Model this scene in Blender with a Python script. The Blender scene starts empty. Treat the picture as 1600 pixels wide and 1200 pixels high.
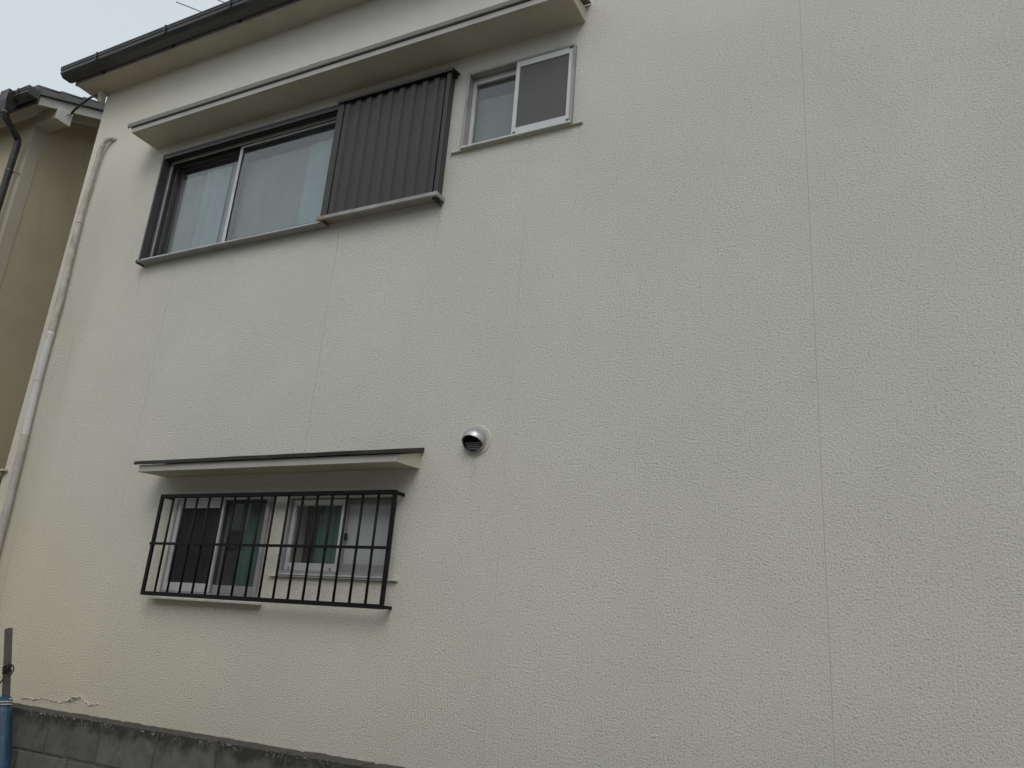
import bpy, bmesh, math, random
from mathutils import Matrix, Vector, noise
random.seed(11)
R = math.radians
scene = bpy.context.scene
col = scene.collection

# ------------------------------------------------------------------ camera
D = 3.35                      # camera to house wall (wall face is the plane y = 0)
EYE = 1.6
cam_d = bpy.data.cameras.new('camera')
cam = bpy.data.objects.new('camera', cam_d)
col.objects.link(cam)
rt = Vector((0.8915393, 0.4468287, 0.0741738))
up = Vector((0.0759390, -0.3088964, 0.9480592))
bk = Vector((0.4465321, -0.8395994, -0.3093250))
cam.matrix_world = Matrix(((rt.x, up.x, bk.x, 0), (rt.y, up.y, bk.y, -D), (rt.z, up.z, bk.z, EYE), (0, 0, 0, 1)))
cam_d.sensor_width = 36
cam_d.lens = 36 * 1251.45 / 1600
cam_d.clip_start = 0.05
cam_d.clip_end = 2000
scene.camera = cam

# ------------------------------------------------------------------ sky, sun, exposure
SUN_EL, SUN_AZ = 47, 152      # overcast: weak, very soft sun from behind right of the viewer
world = bpy.data.worlds.new('World')
scene.world = world
world.use_nodes = True
wn = world.node_tree.nodes
wl = world.node_tree.links
sky = wn.new('ShaderNodeTexSky')
sky.sky_type = 'NISHITA'
sky.sun_disc = False
sky.sun_elevation = R(SUN_EL)
sky.sun_rotation = R(SUN_AZ)
sky.air_density = 1.0
sky.dust_density = 4.0
sky.ozone_density = 1.0
hs = wn.new('ShaderNodeHueSaturation')
hs.inputs['Saturation'].default_value = 0.30
wl.new(sky.outputs[0], hs.inputs['Color'])
bg = wn['Background']
bg.inputs['Strength'].default_value = 0.15
cloud = wn.new('ShaderNodeMix'); cloud.data_type = 'RGBA'      # even cloud sheet over the clear sky
cloud.inputs[0].default_value = 0.80
wl.new(hs.outputs[0], cloud.inputs[6])
cloud.inputs[7].default_value = (4.70, 5.25, 5.50, 1)
wl.new(cloud.outputs[2], bg.inputs['Color'])

sun_d = bpy.data.lights.new('sun', 'SUN')
sun_d.energy = 0.95
sun_d.angle = R(35)
sun_d.color = (1.0, 0.97, 0.92)
sun = bpy.data.objects.new('sun', sun_d)
col.objects.link(sun)
sd = Vector((math.sin(R(SUN_AZ)) * math.cos(R(SUN_EL)), math.cos(R(SUN_AZ)) * math.cos(R(SUN_EL)), math.sin(R(SUN_EL))))
sun.rotation_euler = sd.to_track_quat('Z', 'Y').to_euler()
sun.location = (6, -10, 14)

scene.view_settings.view_transform = 'Standard'
scene.view_settings.look = 'None'
scene.view_settings.gamma = 1
scene.view_settings.use_curve_mapping = False
scene.view_settings.exposure = 0.0

# ------------------------------------------------------------------ helpers
def ax(x, y):                 # a point read off the wall plane, moved to depth y along the sight line
    return x * (D + y) / D
def az(z, y):
    return EYE + (z - EYE) * (D + y) / D

def tag(o, label=None, cat=None, group=None, kind=None):
    if label: o['label'] = label
    if cat: o['category'] = cat
    if group: o['group'] = group
    if kind: o['kind'] = kind
    return o

def empty(name, loc, label=None, cat=None, group=None, parent=None):
    o = bpy.data.objects.new(name, None)
    o.empty_display_size = 0.1
    o.location = loc
    col.objects.link(o)
    if parent: attach(o, parent)
    return tag(o, label, cat, group)

def wpos(o):
    p = Vector(o.location)
    q = o
    while q.parent:
        q = q.parent
    return p
def attach(o, p):
    o.parent = p
    o.matrix_parent_inverse = Matrix.Translation(-abs_loc[p.name]) if p.name in abs_loc else Matrix()
abs_loc = {}

class MB:
    def __init__(s):
        s.v = []; s.f = []
    def add(s, vs, fs):
        n = len(s.v)
        s.v += [tuple(p) for p in vs]
        s.f += [tuple(i + n for i in f) for f in fs]
        return s
    def box(s, x0, x1, y0, y1, z0, z1, b=0.0):
        if b <= 0:
            s.add([(x0,y0,z0),(x1,y0,z0),(x1,y1,z0),(x0,y1,z0),(x0,y0,z1),(x1,y0,z1),(x1,y1,z1),(x0,y1,z1)],
                  [(0,3,2,1),(4,5,6,7),(0,1,5,4),(1,2,6,5),(2,3,7,6),(3,0,4,7)])
        else:
            bm = bmesh.new()
            bmesh.ops.create_cube(bm, size=1)
            for v in bm.verts:
                v.co = Vector(((x0+x1)/2 + v.co.x*(x1-x0), (y0+y1)/2 + v.co.y*(y1-y0), (z0+z1)/2 + v.co.z*(z1-z0)))
            bmesh.ops.bevel(bm, geom=bm.edges[:], offset=b, segments=1, affect='EDGES', clamp_overlap=True)
            bm.verts.index_update()
            s.add([v.co[:] for v in bm.verts], [[v.index for v in f.verts] for f in bm.faces])
            bm.free()
        return s
    def prism_x(s, prof, x0, x1):     # prof: closed list of (y,z)
        n = len(prof)
        vs = [(x0, y, z) for y, z in prof] + [(x1, y, z) for y, z in prof]
        fs = [tuple(range(n)), tuple(range(2*n-1, n-1, -1))]
        fs += [(i, i+n, (i+1) % n + n, (i+1) % n) for i in range(n)]
        return s.add(vs, fs)
    def tube(s, pts, r, n=10, caps=True):
        pts = [Vector(p) for p in pts]
        rs = r if isinstance(r, (list, tuple)) else [r]*len(pts)
        base = len(s.v)
        ref = Vector((0.31, 0.22, 0.92)).normalized()
        for i, p in enumerate(pts):
            t = (pts[min(i+1, len(pts)-1)] - pts[max(i-1, 0)]).normalized()
            if abs(t.dot(ref)) > 0.97: rr = Vector((0.9, -0.4, 0.1))
            else: rr = ref
            a = t.cross(rr).normalized(); b = t.cross(a).normalized()
            for k in range(n):
                an = 2*math.pi*k/n
                s.v.append(tuple(p + (a*math.cos(an) + b*math.sin(an))*rs[i]))
        for i in range(len(pts)-1):
            for k in range(n):
                s.f.append((base+i*n+k, base+i*n+(k+1) % n, base+(i+1)*n+(k+1) % n, base+(i+1)*n+k))
        if caps:
            s.f.append(tuple(base+k for k in range(n-1, -1, -1)))
            e = base+(len(pts)-1)*n
            s.f.append(tuple(e+k for k in range(n)))
        return s
    def bar(s, p, q, w, h, upv=(0, 0, 1)):    # square bar
        p = Vector(p); q = Vector(q); t = (q-p).normalized(); a = t.cross(Vector(upv)).normalized(); b = a.cross(t)
        vs = []
        for c in (p, q):
            for i, j in ((-1,-1),(1,-1),(1,1),(-1,1)):
                vs.append(c + a*i*w/2 + b*j*h/2)
        return s.add(vs, [(0,1,2,3),(7,6,5,4),(0,4,5,1),(1,5,6,2),(2,6,7,3),(3,7,4,0)])
    def build(s, name, mat, parent=None, smooth=False):
        me = bpy.data.meshes.new(name)
        me.from_pydata(s.v, [], s.f)
        bm = bmesh.new(); bm.from_mesh(me)
        bmesh.ops.recalc_face_normals(bm, faces=bm.faces[:])
        bm.to_mesh(me); bm.free()
        if smooth:
            for p in me.polygons: p.use_smooth = True
        me.materials.append(mat)
        o = bpy.data.objects.new(name, me)
        col.objects.link(o)
        if parent: attach(o, parent)
        return o

def thing(name, loc, label, cat, group=None):
    o = empty(name, loc, label, cat, group)
    abs_loc[o.name] = Vector(loc)
    return o

def smooth_path(pts, k=6):
    pts = [Vector(p) for p in pts]
    out = []
    for i in range(len(pts)-1):
        p0 = pts[max(i-1, 0)]; p1 = pts[i]; p2 = pts[i+1]; p3 = pts[min(i+2, len(pts)-1)]
        for j in range(k):
            t = j/k
            out.append(0.5*((2*p1) + (p2-p0)*t + (2*p0-5*p1+4*p2-p3)*t*t + (3*p1-p0-3*p2+p3)*t**3))
    out.append(pts[-1])
    return out

# ------------------------------------------------------------------ materials
class NT:
    def __init__(s, name):
        s.m = bpy.data.materials.new(name); s.m.use_nodes = True
        s.n = s.m.node_tree.nodes; s.l = s.m.node_tree.links
        s.b = s.n['Principled BSDF']; s.out = s.n['Material Output']
        s.co = s.n.new('ShaderNodeTexCoord').outputs['Object']
    def node(s, t, **kw):
        n = s.n.new(t)
        for k, v in kw.items():
            if k in n.inputs: s.set(n.inputs[k], v)
            else: setattr(n, k, v)
        return n
    def set(s, inp, v):
        if hasattr(v, 'links') and hasattr(v, 'is_output'): s.l.new(v, inp)
        else: inp.default_value = v
    def noise(s, scale, detail=3, rough=0.5, co=None, dist=0.0):
        n = s.n.new('ShaderNodeTexNoise'); s.l.new(co or s.co, n.inputs['Vector'])
        n.inputs['Scale'].default_value = scale; n.inputs['Detail'].default_value = detail
        n.inputs['Roughness'].default_value = rough; n.inputs['Distortion'].default_value = dist
        return n.outputs['Fac']
    def ramp(s, fac, lo, hi, a=0.0, b=1.0, smooth=True):
        n = s.n.new('ShaderNodeMapRange')
        if smooth: n.interpolation_type = 'SMOOTHSTEP'
        s.set(n.inputs['Value'], fac)
        n.inputs['From Min'].default_value = lo; n.inputs['From Max'].default_value = hi
        n.inputs['To Min'].default_value = a; n.inputs['To Max'].default_value = b
        return n.outputs['Result']
    def math(s, op, a, b=0.0, c=0.0):
        n = s.n.new('ShaderNodeMath'); n.operation = op
        s.set(n.inputs[0], a); s.set(n.inputs[1], b); s.set(n.inputs[2], c)
        return n.outputs[0]
    def mix(s, fac, a, b, mode='MIX'):
        n = s.n.new('ShaderNodeMix'); n.data_type = 'RGBA'; n.blend_type = mode
        s.set(n.inputs[0], fac)
        for i, v in ((6, a), (7, b)):
            if isinstance(v, tuple): n.inputs[i].default_value = (*v, 1)
            else: s.l.new(v, n.inputs[i])
        return n.outputs[2]
    def stretch(s, x, y, z):
        n = s.n.new('ShaderNodeMapping'); s.l.new(s.co, n.inputs['Vector'])
        n.inputs['Scale'].default_value = (x, y, z)
        return n.outputs[0]
    def sep(s):
        n = s.n.new('ShaderNodeSeparateXYZ'); s.l.new(s.co, n.inputs[0]); return n.outputs
    def color(s, c):
        if isinstance(c, tuple): s.b.inputs['Base Color'].default_value = (*c, 1)
        else: s.l.new(c, s.b.inputs['Base Color'])
    def bump(s, h, dist, strength=1.0, prev=None):
        n = s.n.new('ShaderNodeBump'); s.set(n.inputs['Height'], h)
        n.inputs['Distance'].default_value = dist; s.set(n.inputs['Strength'], strength)
        if prev: s.l.new(prev, n.inputs['Normal'])
        s.l.new(n.outputs[0], s.b.inputs['Normal'])
        return n.outputs[0]
    def p(s, **kw):
        for k, v in kw.items(): s.set(s.b.inputs[k], v)
        return s

def mat_stucco():
    t = NT('stucco'); x, y, z = t.sep()
    # cream masonry paint, mixed yellower low down and towards the left corner
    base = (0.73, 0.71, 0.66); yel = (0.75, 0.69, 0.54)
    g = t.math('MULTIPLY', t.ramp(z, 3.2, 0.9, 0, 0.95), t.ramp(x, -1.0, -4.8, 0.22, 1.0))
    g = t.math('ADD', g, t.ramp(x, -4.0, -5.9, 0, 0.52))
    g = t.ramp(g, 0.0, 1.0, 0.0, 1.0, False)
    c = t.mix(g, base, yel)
    # faint run marks
    run = t.ramp(t.noise(2.4, 3, 0.6, t.stretch(3.0, 1, 0.25)), 0.45, 0.8)
    c = t.mix(t.math('MULTIPLY', run, 0.015), c, (0.33, 0.33, 0.27))
    # darker olive band beside the hose on the left corner
    band = t.math('MULTIPLY', t.ramp(x, -5.62, -5.5), t.ramp(x, -5.22, -5.45))
    band = t.math('MULTIPLY', band, t.math('MULTIPLY', t.ramp(z, 5.1, 4.6), t.ramp(run, 0.0, 0.5, 0.5, 1.0)))
    c = t.mix(t.math('MULTIPLY', band, 0.30), c, (0.33, 0.33, 0.24))
    t.color(c)
    # run-off below sill ends and vent; last streak: shade painted under the grille
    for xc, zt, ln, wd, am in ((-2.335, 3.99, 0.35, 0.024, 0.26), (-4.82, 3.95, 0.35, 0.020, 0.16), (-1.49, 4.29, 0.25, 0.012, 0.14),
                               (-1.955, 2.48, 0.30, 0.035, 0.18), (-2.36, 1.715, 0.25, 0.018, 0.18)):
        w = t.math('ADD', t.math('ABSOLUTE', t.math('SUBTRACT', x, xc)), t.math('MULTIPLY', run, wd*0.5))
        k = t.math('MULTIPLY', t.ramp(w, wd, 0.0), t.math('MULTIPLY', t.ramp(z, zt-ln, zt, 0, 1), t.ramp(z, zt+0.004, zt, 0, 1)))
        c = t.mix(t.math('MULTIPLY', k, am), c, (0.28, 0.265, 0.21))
    t.p(Roughness=0.7, **{'Specular IOR Level': 0.2})
    # sprayed texture: ridged spatter, patchy in weight
    n1 = t.noise(108, 3.0, 0.85)
    h = n1
    amt = t.ramp(t.noise(1.7, 2, 0.55), 0.30, 0.62, 0.88, 1.0)
    amt = t.math('MULTIPLY', amt, t.ramp(z, 5.6, 4.2, 0.45, 1.0))
    t.bump(t.math('MULTIPLY', h, amt), 0.0135, 1.0)
    pit = t.math('MULTIPLY', t.ramp(n1, 0.455, 0.36), t.ramp(z, 5.6, 4.2, 0.28, 0.48))     # relief shade painted into the pits
    c = t.mix(pit, c, (0.27, 0.262, 0.228))
    crest = t.math('MULTIPLY', t.ramp(n1, 0.55, 0.64), t.ramp(z, 5.6, 4.2, 0.25, 0.45))  # lit crests of the grain painted lighter
    t.color(t.mix(crest, c, (0.84, 0.825, 0.77)))
    return t.m

def mat_paint(name, c, rough=0.6, dirt=0.15, dirtc=(0.2, 0.19, 0.16), nscale=4.0, bump=0.0008, spec=0.3, metal=0.0):
    t = NT(name)
    n = t.ramp(t.noise(nscale, 5, 0.6), 0.40, 0.75)
    s = t.ramp(t.noise(nscale*2.2, 4, 0.6, t.stretch(2.5, 2.5, 0.4)), 0.5, 0.8)
    k = t.math('MULTIPLY', t.math('MAXIMUM', n, s), dirt)
    t.color(t.mix(k, c, dirtc))
    t.p(Metallic=metal, Roughness=t.ramp(n, 0, 1, rough-0.08, min(1, rough+0.12)), **{'Specular IOR Level': spec})
    if bump: t.bump(t.noise(60, 3), bump, 0.6)
    return t.m

M = {}
M['stucco'] = mat_stucco()
M['cream'] = mat_paint('cream_trim_paint', (0.52, 0.49, 0.39), 0.65, 0.25, (0.25, 0.23, 0.17), bump=0.0015)
M['sealant'] = mat_paint('joint_sealant', (0.68, 0.665, 0.61), 0.7, 0.4, (0.52, 0.505, 0.45), nscale=6)
M['soffit'] = mat_paint('soffit_board', (0.45, 0.415, 0.33), 0.75, 0.25, (0.22, 0.2, 0.14))
M['greytrim'] = mat_paint('grey_trim_paint', (0.40, 0.385, 0.36), 0.6, 0.3, (0.2, 0.18, 0.15))
M['cap'] = mat_paint('awning_sheet_metal', (0.19, 0.185, 0.175), 0.5, 0.3, (0.2, 0.19, 0.17), nscale=7)
M['darkcap'] = mat_paint('brown_black_sheet_metal', (0.030, 0.025, 0.022), 0.45, 0.25, (0.09, 0.08, 0.07), nscale=8)
M['bronze'] = mat_paint('dark_bronze_aluminium', (0.045, 0.043, 0.044), 0.42, 0.25, (0.10, 0.10, 0.095), nscale=6, bump=0.0003, spec=0.5)
M['shutter'] = mat_paint('shutter_sheet_steel', (0.046, 0.044, 0.043), 0.55, 0.35, (0.075, 0.072, 0.068), nscale=5, bump=0.0004, spec=0.35)
M['alu'] = mat_paint('silver_aluminium', (0.53, 0.53, 0.54), 0.42, 0.35, (0.30, 0.29, 0.28), nscale=9, bump=0.0003, spec=0.5, metal=0.2)
M['alu_dull'] = mat_paint('dull_aluminium', (0.30, 0.295, 0.295), 0.5, 0.35, (0.14, 0.14, 0.13), nscale=9, bump=0.0003, spec=0.4, metal=0.2)
M['gutter'] = mat_paint('gutter_plastic', (0.030, 0.029, 0.030), 0.42, 0.3, (0.10, 0.095, 0.09), nscale=6, spec=0.5)
M['black'] = mat_paint('black_grille_enamel', (0.006, 0.0055, 0.0055), 0.6, 0.2, (0.02, 0.018, 0.016), nscale=14, spec=0.2)
M['dark'] = mat_paint('dark_interior', (0.03, 0.03, 0.03), 0.9, 0.0, bump=0)
M['room'] = mat_paint('room_wall', (0.10, 0.095, 0.085), 0.9, 0.1, bump=0)
M['tile'] = mat_paint('grey_roof_tile', (0.115, 0.118, 0.12), 0.5, 0.4, (0.19, 0.19, 0.18), nscale=9, bump=0.001)
M['wood'] = mat_paint('weathered_wood', (0.10, 0.085, 0.075), 0.85, 0.6, (0.05, 0.042, 0.038), nscale=12, bump=0.002)
M['wire'] = mat_paint('black_wire', (0.008, 0.008, 0.008), 0.4, 0.0, bump=0)
M['string'] = mat_paint('white_string', (0.5, 0.48, 0.42), 0.8, 0.2, bump=0)
M['nbwall'] = mat_paint('neighbour_render', (0.43, 0.38, 0.265), 0.85, 0.35, (0.26, 0.23, 0.16), nscale=1.6, bump=0.003)
M['nblit'] = mat_paint('neighbour_lit_corner', (0.41, 0.375, 0.295), 0.8, 0.3, (0.28, 0.25, 0.2), nscale=3)
M['flake'] = mat_paint('loose_paint_film', (0.80, 0.775, 0.68), 0.7, 0.2, (0.5, 0.47, 0.38), nscale=12)
M['opp'] = mat_paint('added_house_render', (0.20, 0.185, 0.165), 0.85, 0.3, (0.12, 0.11, 0.1), nscale=1.2, bump=0.002)
M['hose_a'] = mat_paint('painted_tape_beige', (0.50, 0.475, 0.42), 0.65, 0.75, (0.22, 0.19, 0.165), nscale=9, bump=0.004)
M['hose_b'] = mat_paint('bare_tape_white', (0.56, 0.54, 0.53), 0.6, 0.4, (0.3, 0.27, 0.25), nscale=9, bump=0.002)
M['hose_c'] = mat_paint('bare_tape_grey', (0.43, 0.415, 0.375), 0.6, 0.45, (0.22, 0.21, 0.19), nscale=9, bump=0.002)
M['putty'] = mat_paint('putty', (0.50, 0.48, 0.43), 0.8, 0.4, (0.25, 0.22, 0.18), nscale=30, bump=0.006)
M['white'] = mat_paint('aged_white_plastic', (0.58, 0.575, 0.53), 0.5, 0.2, (0.3, 0.29, 0.25))

def mat_steel():
    t = NT('vent_steel')
    n = t.noise(35, 3)
    t.color((0.46, 0.455, 0.46)); t.p(Metallic=0.75, Roughness=t.ramp(n, 0.3, 0.7, 0.34, 0.46))
    return t.m
M['steel'] = mat_steel()

def mat_sill():
    t = NT('shutter_sill'); x, y, z = t.sep()
    n = t.noise(30, 4, 0.6)
    rust = t.ramp(t.math('ADD', t.ramp(x, -3.02, -3.20, 0, 1, False), t.math('MULTIPLY', n, 0.5)), 0.62, 0.80)
    c = t.mix(t.ramp(t.noise(8, 4), 0.4, 0.7), (0.34, 0.33, 0.32), (0.26, 0.245, 0.23))
    c = t.mix(rust, c, t.mix(n, (0.26, 0.17, 0.11), (0.34, 0.26, 0.19)))
    t.color(c); t.p(Metallic=0.2, Roughness=0.55)
    return t.m
M['sill'] = mat_sill()

def mat_glass():
    t = NT('window_glass')
    tr = t.n.new('ShaderNodeBsdfTransparent'); tr.inputs[0].default_value = (0.93, 0.95, 0.945, 1)
    gl = t.n.new('ShaderNodeBsdfGlossy'); gl.inputs['Roughness'].default_value = 0.015
    gl.inputs['Color'].default_value = (1, 1, 1, 1)
    fr = t.n.new('ShaderNodeFresnel')
    gm = t.n.new('ShaderNodeNewGeometry')      # thin sheet: the inner face reflects like the outer one
    t.l.new(t.ramp(gm.outputs['Backfacing'], 0, 1, 1.52, 1/1.52, False), fr.inputs['IOR'])
    bp = t.n.new('ShaderNodeBump'); bp.inputs['Distance'].default_value = 0.002; bp.inputs['Strength'].default_value = 0.25
    t.l.new(t.noise(2.2, 2), bp.inputs['Height']); t.l.new(bp.outputs[0], gl.inputs['Normal'])
    k = t.math('MULTIPLY', fr.outputs[0], 1.15)
    dd = t.n.new('ShaderNodeBsdfDiffuse'); dd.inputs[0].default_value = (0.35, 0.36, 0.35, 1)
    dm = t.n.new('ShaderNodeMixShader')
    t.l.new(t.ramp(t.noise(5, 5, 0.65), 0.3, 0.8, 0.02, 0.09), dm.inputs[0])
    t.l.new(tr.outputs[0], dm.inputs[1]); t.l.new(dd.outputs[0], dm.inputs[2])
    mx = t.n.new('ShaderNodeMixShader')
    t.l.new(k, mx.inputs[0]); t.l.new(dm.outputs[0], mx.inputs[1]); t.l.new(gl.outputs[0], mx.inputs[2])
    t.l.new(mx.outputs[0], t.out.inputs['Surface'])
    return t.m
M['glass'] = mat_glass()

def mat_frosted():
    t = NT('figured_glass')
    t.color((0.50, 0.53, 0.54)); t.p(Roughness=0.12, **{'Specular IOR Level': 0.5, 'Transmission Weight': 0.0})
    t.b.inputs['Base Color'].default_value = (0.36, 0.37, 0.385, 1)
    t.bump(t.noise(140, 2), 0.0006, 0.5)
    return t.m
M['frosted'] = mat_frosted()

def mat_screen(name, cover, c):
    t = NT(name)
    tr = t.n.new('ShaderNodeBsdfTransparent'); df = t.n.new('ShaderNodeBsdfDiffuse')
    df.inputs[0].default_value = (*c, 1)
    mx = t.n.new('ShaderNodeMixShader'); mx.inputs[0].default_value = cover
    t.l.new(tr.outputs[0], mx.inputs[1]); t.l.new(df.outputs[0], mx.inputs[2]); t.l.new(mx.outputs[0], t.out.inputs['Surface'])
    return t.m
M['screen'] = mat_screen('fly_screen_mesh', 0.60, (0.17, 0.17, 0.168))
M['screen_dark'] = mat_screen('dark_fly_screen_mesh', 0.72, (0.045, 0.045, 0.045))

def mat_cloth(name, c):
    t = NT(name)
    t.color(t.mix(t.ramp(t.noise(3, 3), 0.3, 0.7), c, tuple(v*0.8 for v in c))); t.p(Roughness=0.9, **{'Specular IOR Level': 0.1})
    return t.m
M['cur_grey'] = mat_cloth('grey_lace_curtain', (0.285, 0.29, 0.30))
M['cur_dim'] = mat_cloth('dull_grey_curtain', (0.19, 0.195, 0.20))
M['cur_teal'] = mat_cloth('teal_curtain', (0.30, 0.375, 0.385))
M['cur_green'] = mat_cloth('green_teal_curtain', (0.075, 0.15, 0.138))
M['cur_white'] = mat_cloth('pale_lace_curtain', (0.50, 0.51, 0.52))

def mat_block():
    t = NT('concrete_block')
    info = t.n.new('ShaderNodeObjectInfo')
    geo = t.n.new('ShaderNodeNewGeometry')
    sp = t.n.new('ShaderNodeSeparateXYZ'); t.l.new(geo.outputs['Position'], sp.inputs[0])
    P = geo.outputs['Position']; z = sp.outputs[2]
    c = t.mix(t.ramp(t.noise(14, 6, 0.7, P), 0.3, 0.7), (0.145, 0.141, 0.135), (0.10, 0.097, 0.094))
    c = t.mix(t.ramp(info.outputs['Random'], 0, 1, 0.0, 0.35), c, (0.06, 0.058, 0.056))
    # black algae weeping from the coping, ragged lower edge
    w = t.math('ADD', t.ramp(z, 0.93, 1.075, 0, 1, False), t.ramp(t.noise(9, 5, 0.65, P), 0.2, 0.8, -0.45, 0.45, False))
    c = t.mix(t.ramp(w, 0.45, 0.95, 0.0, 0.8), c, (0.026, 0.025, 0.023))
    # lichen flecks along the top arris, mossy brown top
    fl = t.math('MULTIPLY', t.ramp(t.noise(85, 3, 0.6, P), 0.56, 0.64), t.ramp(z, 1.045, 1.08))
    fl = t.math('MULTIPLY', fl, t.ramp(t.noise(7, 3, 0.5, P), 0.35, 0.6))
    c = t.mix(t.math('MULTIPLY', fl, 0.7), c, (0.42, 0.42, 0.39))
    top = t.ramp(z, 1.080, 1.084)
    c = t.mix(t.math('MULTIPLY', top, 0.75), c, t.mix(t.noise(40, 4, 0.6, P), (0.06, 0.053, 0.042), (0.12, 0.108, 0.088)))
    t.color(c); t.p(Roughness=0.95, **{'Specular IOR Level': 0.15})
    b1 = t.bump(t.noise(220, 3, 0.7, P), 0.003, 0.8)
    t.bump(t.noise(30, 4, 0.6, P), 0.004, 0.6, b1)
    return t.m
M['block'] = mat_block()
M['mortar'] = mat_paint('mortar', (0.085, 0.082, 0.077), 0.95, 0.5, (0.03, 0.03, 0.028), nscale=20, bump=0.004)

def mat_tarp():
    t = NT('blue_tarpaulin')
    t.color(t.mix(t.ramp(t.noise(9, 4), 0.3, 0.7), (0.010, 0.048, 0.095), (0.016, 0.066, 0.125)))
    t.p(Roughness=0.5)
    t.bump(t.noise(14, 3, 0.5, t.stretch(2.5, 2.5, 0.5)), 0.012, 0.7)
    return t.m
M['tarp'] = mat_tarp()

def mat_asphalt():
    t = NT('concrete_paving')
    t.color(t.mix(t.ramp(t.noise(1.5, 5), 0.3, 0.7), (0.34, 0.315, 0.265), (0.28, 0.26, 0.22)))
    t.p(Roughness=0.95); t.bump(t.noise(300, 3, 0.7), 0.004, 0.7)
    return t.m
M['asphalt'] = mat_asphalt()
M['soil'] = mat_paint('soil', (0.17, 0.14, 0.10), 0.95, 0.4, (0.09, 0.08, 0.05), nscale=9, bump=0.01)

# ------------------------------------------------------------------ ground
g = MB().add([(-150, -150, 0), (150, -150, 0), (150, 150, 0), (-150, 150, 0)], [(0, 1, 2, 3)]).build('ground', M['soil'])
tag(g, kind='structure')
g = MB().add([(-150, -5.6, 0.004), (150, -5.6, 0.004), (150, -0.40, 0.004), (-150, -0.40, 0.004)], [(0, 1, 2, 3)]).build('road', M['asphalt'])
tag(g, kind='structure')

# ------------------------------------------------------------------ the house
WL, WR = -5.79, 6.0
TOPZ = 5.70
house = thing('house', (0, 4, 0), 'cream stucco two-storey house with barred lower windows and dark gutter', 'house')
W1 = (-4.80, -3.165, 3.975, 4.838)                       # window frames, outer extents x0 x1 z0 z1
f2 = -0.026; f3 = -0.022
W2 = (ax(-2.245, f2), ax(-1.547, f2), az(4.312, f2), az(4.842, f2))
W3 = (ax(-3.985, f3), ax(-3.248, f3), az(1.735, f3), az(2.290, f3))
W4 = (ax(-3.105, f3), ax(-2.405, f3), az(1.868, f3), az(2.290, f3))
holes = [(w[0]+.004, w[1]-.004, w[2]+.004, w[3]-.004) for w in (W1, W2, W3, W4)]
joints = [(-4.475, 0.0016), (-3.055, 0.0020), (-1.785, 0.0016), (-0.355, 0.0025), (1.07, 0.0035), (2.5, 0.0035), (3.93, 0.0035)]
DEPTH = 0.14

def wall_panel(x0, x1, z0, z1):
    hs_ = [h for h in holes if h[0] < x1 and h[1] > x0]
    xs = sorted({x0, x1} | {v for h in hs_ for v in h[:2] if x0 < v < x1})
    zs = sorted({z0, z1} | {v for h in hs_ for v in h[2:] if z0 < v < z1})
    inside = lambda x, z: any(h[0] < x < h[1] and h[2] < z < h[3] for h in hs_)
    m = MB()
    solid = {}
    for i in range(len(xs)-1):
        for j in range(len(zs)-1):
            solid[i, j] = not inside((xs[i]+xs[i+1])/2, (zs[j]+zs[j+1])/2)
    for (i, j), s in solid.items():
        if not s: continue
        a, b, c, d = xs[i], xs[i+1], zs[j], zs[j+1]
        m.add([(a, 0, c), (b, 0, c), (b, 0, d), (a, 0, d)], [(0, 1, 2, 3)])
        for di, dj, q in ((-1, 0, [(a, c), (a, d)]), (1, 0, [(b, c), (b, d)]), (0, -1, [(a, c), (b, c)]), (0, 1, [(a, d), (b, d)])):
            if not solid.get((i+di, j+dj), False):
                dep = DEPTH
                edge = (i+di < 0 or i+di >= len(xs)-1)
                if edge and (i+di, j+dj) not in solid: dep = 0.02
                (ua, va), (ub, vb) = q
                m.add([(ua, 0, va), (ub, 0, vb), (ub, dep, vb), (ua, dep, va)], [(0, 1, 2, 3)])
    return m

edges = [WL] + [j for j, _ in joints] + [WR]
hw = [0] + [w for _, w in joints] + [0]
for i in range(len(edges)-1):
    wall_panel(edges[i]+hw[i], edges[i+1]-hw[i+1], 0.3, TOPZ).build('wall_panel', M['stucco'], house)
for j, w in joints:   # sealant bead set back in each joint
    bz = [(0.3, TOPZ)]
    for h in holes:
        if h[0] < j < h[1]:
            bz = [(a, b) for s in bz for a, b in ((s[0], min(s[1], h[2])), (max(s[0], h[3]), s[1])) if b > a]
    m = MB()
    lim = 3.94 if j < -2 else 4.29 if j < -1 else TOPZ      # plastered over above the window sills
    low = 2.2 if j < -4 else 2.53 if j < -3 else 0.3
    for a, b in bz:
        c0, c1 = max(a, low), min(b, lim)
        if c1 > c0: m.box(j-w-0.001, j+w+0.001, 0.0036 if j > -1 else 0.0034, 0.012, c0, c1)
    m.build('joint_sealant', M['sealant'], house)
    for a, b in bz:
        for c0, c1 in ((max(a, lim), b), (a, min(b, low))):
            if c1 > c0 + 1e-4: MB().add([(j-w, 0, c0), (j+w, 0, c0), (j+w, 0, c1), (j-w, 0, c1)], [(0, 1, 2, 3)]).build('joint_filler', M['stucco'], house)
MB().box(WL+0.002, WR, 0.03, 0.16, 0.0, 0.299).build('foundation', M['mortar'], house)
m = MB(); m.add([(WL, 0.02, 0.0), (WL, 8, 0.0), (WL, 8, TOPZ), (WL, 4, TOPZ+1.62), (WL, 0.02, TOPZ)], [(0, 1, 2, 3, 4)])
m.add([(WL, 0, 0.3), (WL, 0.02, 0.3), (WL, 0.02, TOPZ), (WL, 0, TOPZ)], [(0, 1, 2, 3)])
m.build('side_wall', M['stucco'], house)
MB().box(WR-0.02, WR, 0.021, 8, 0, TOPZ).build('side_wall', M['stucco'], house)
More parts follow.
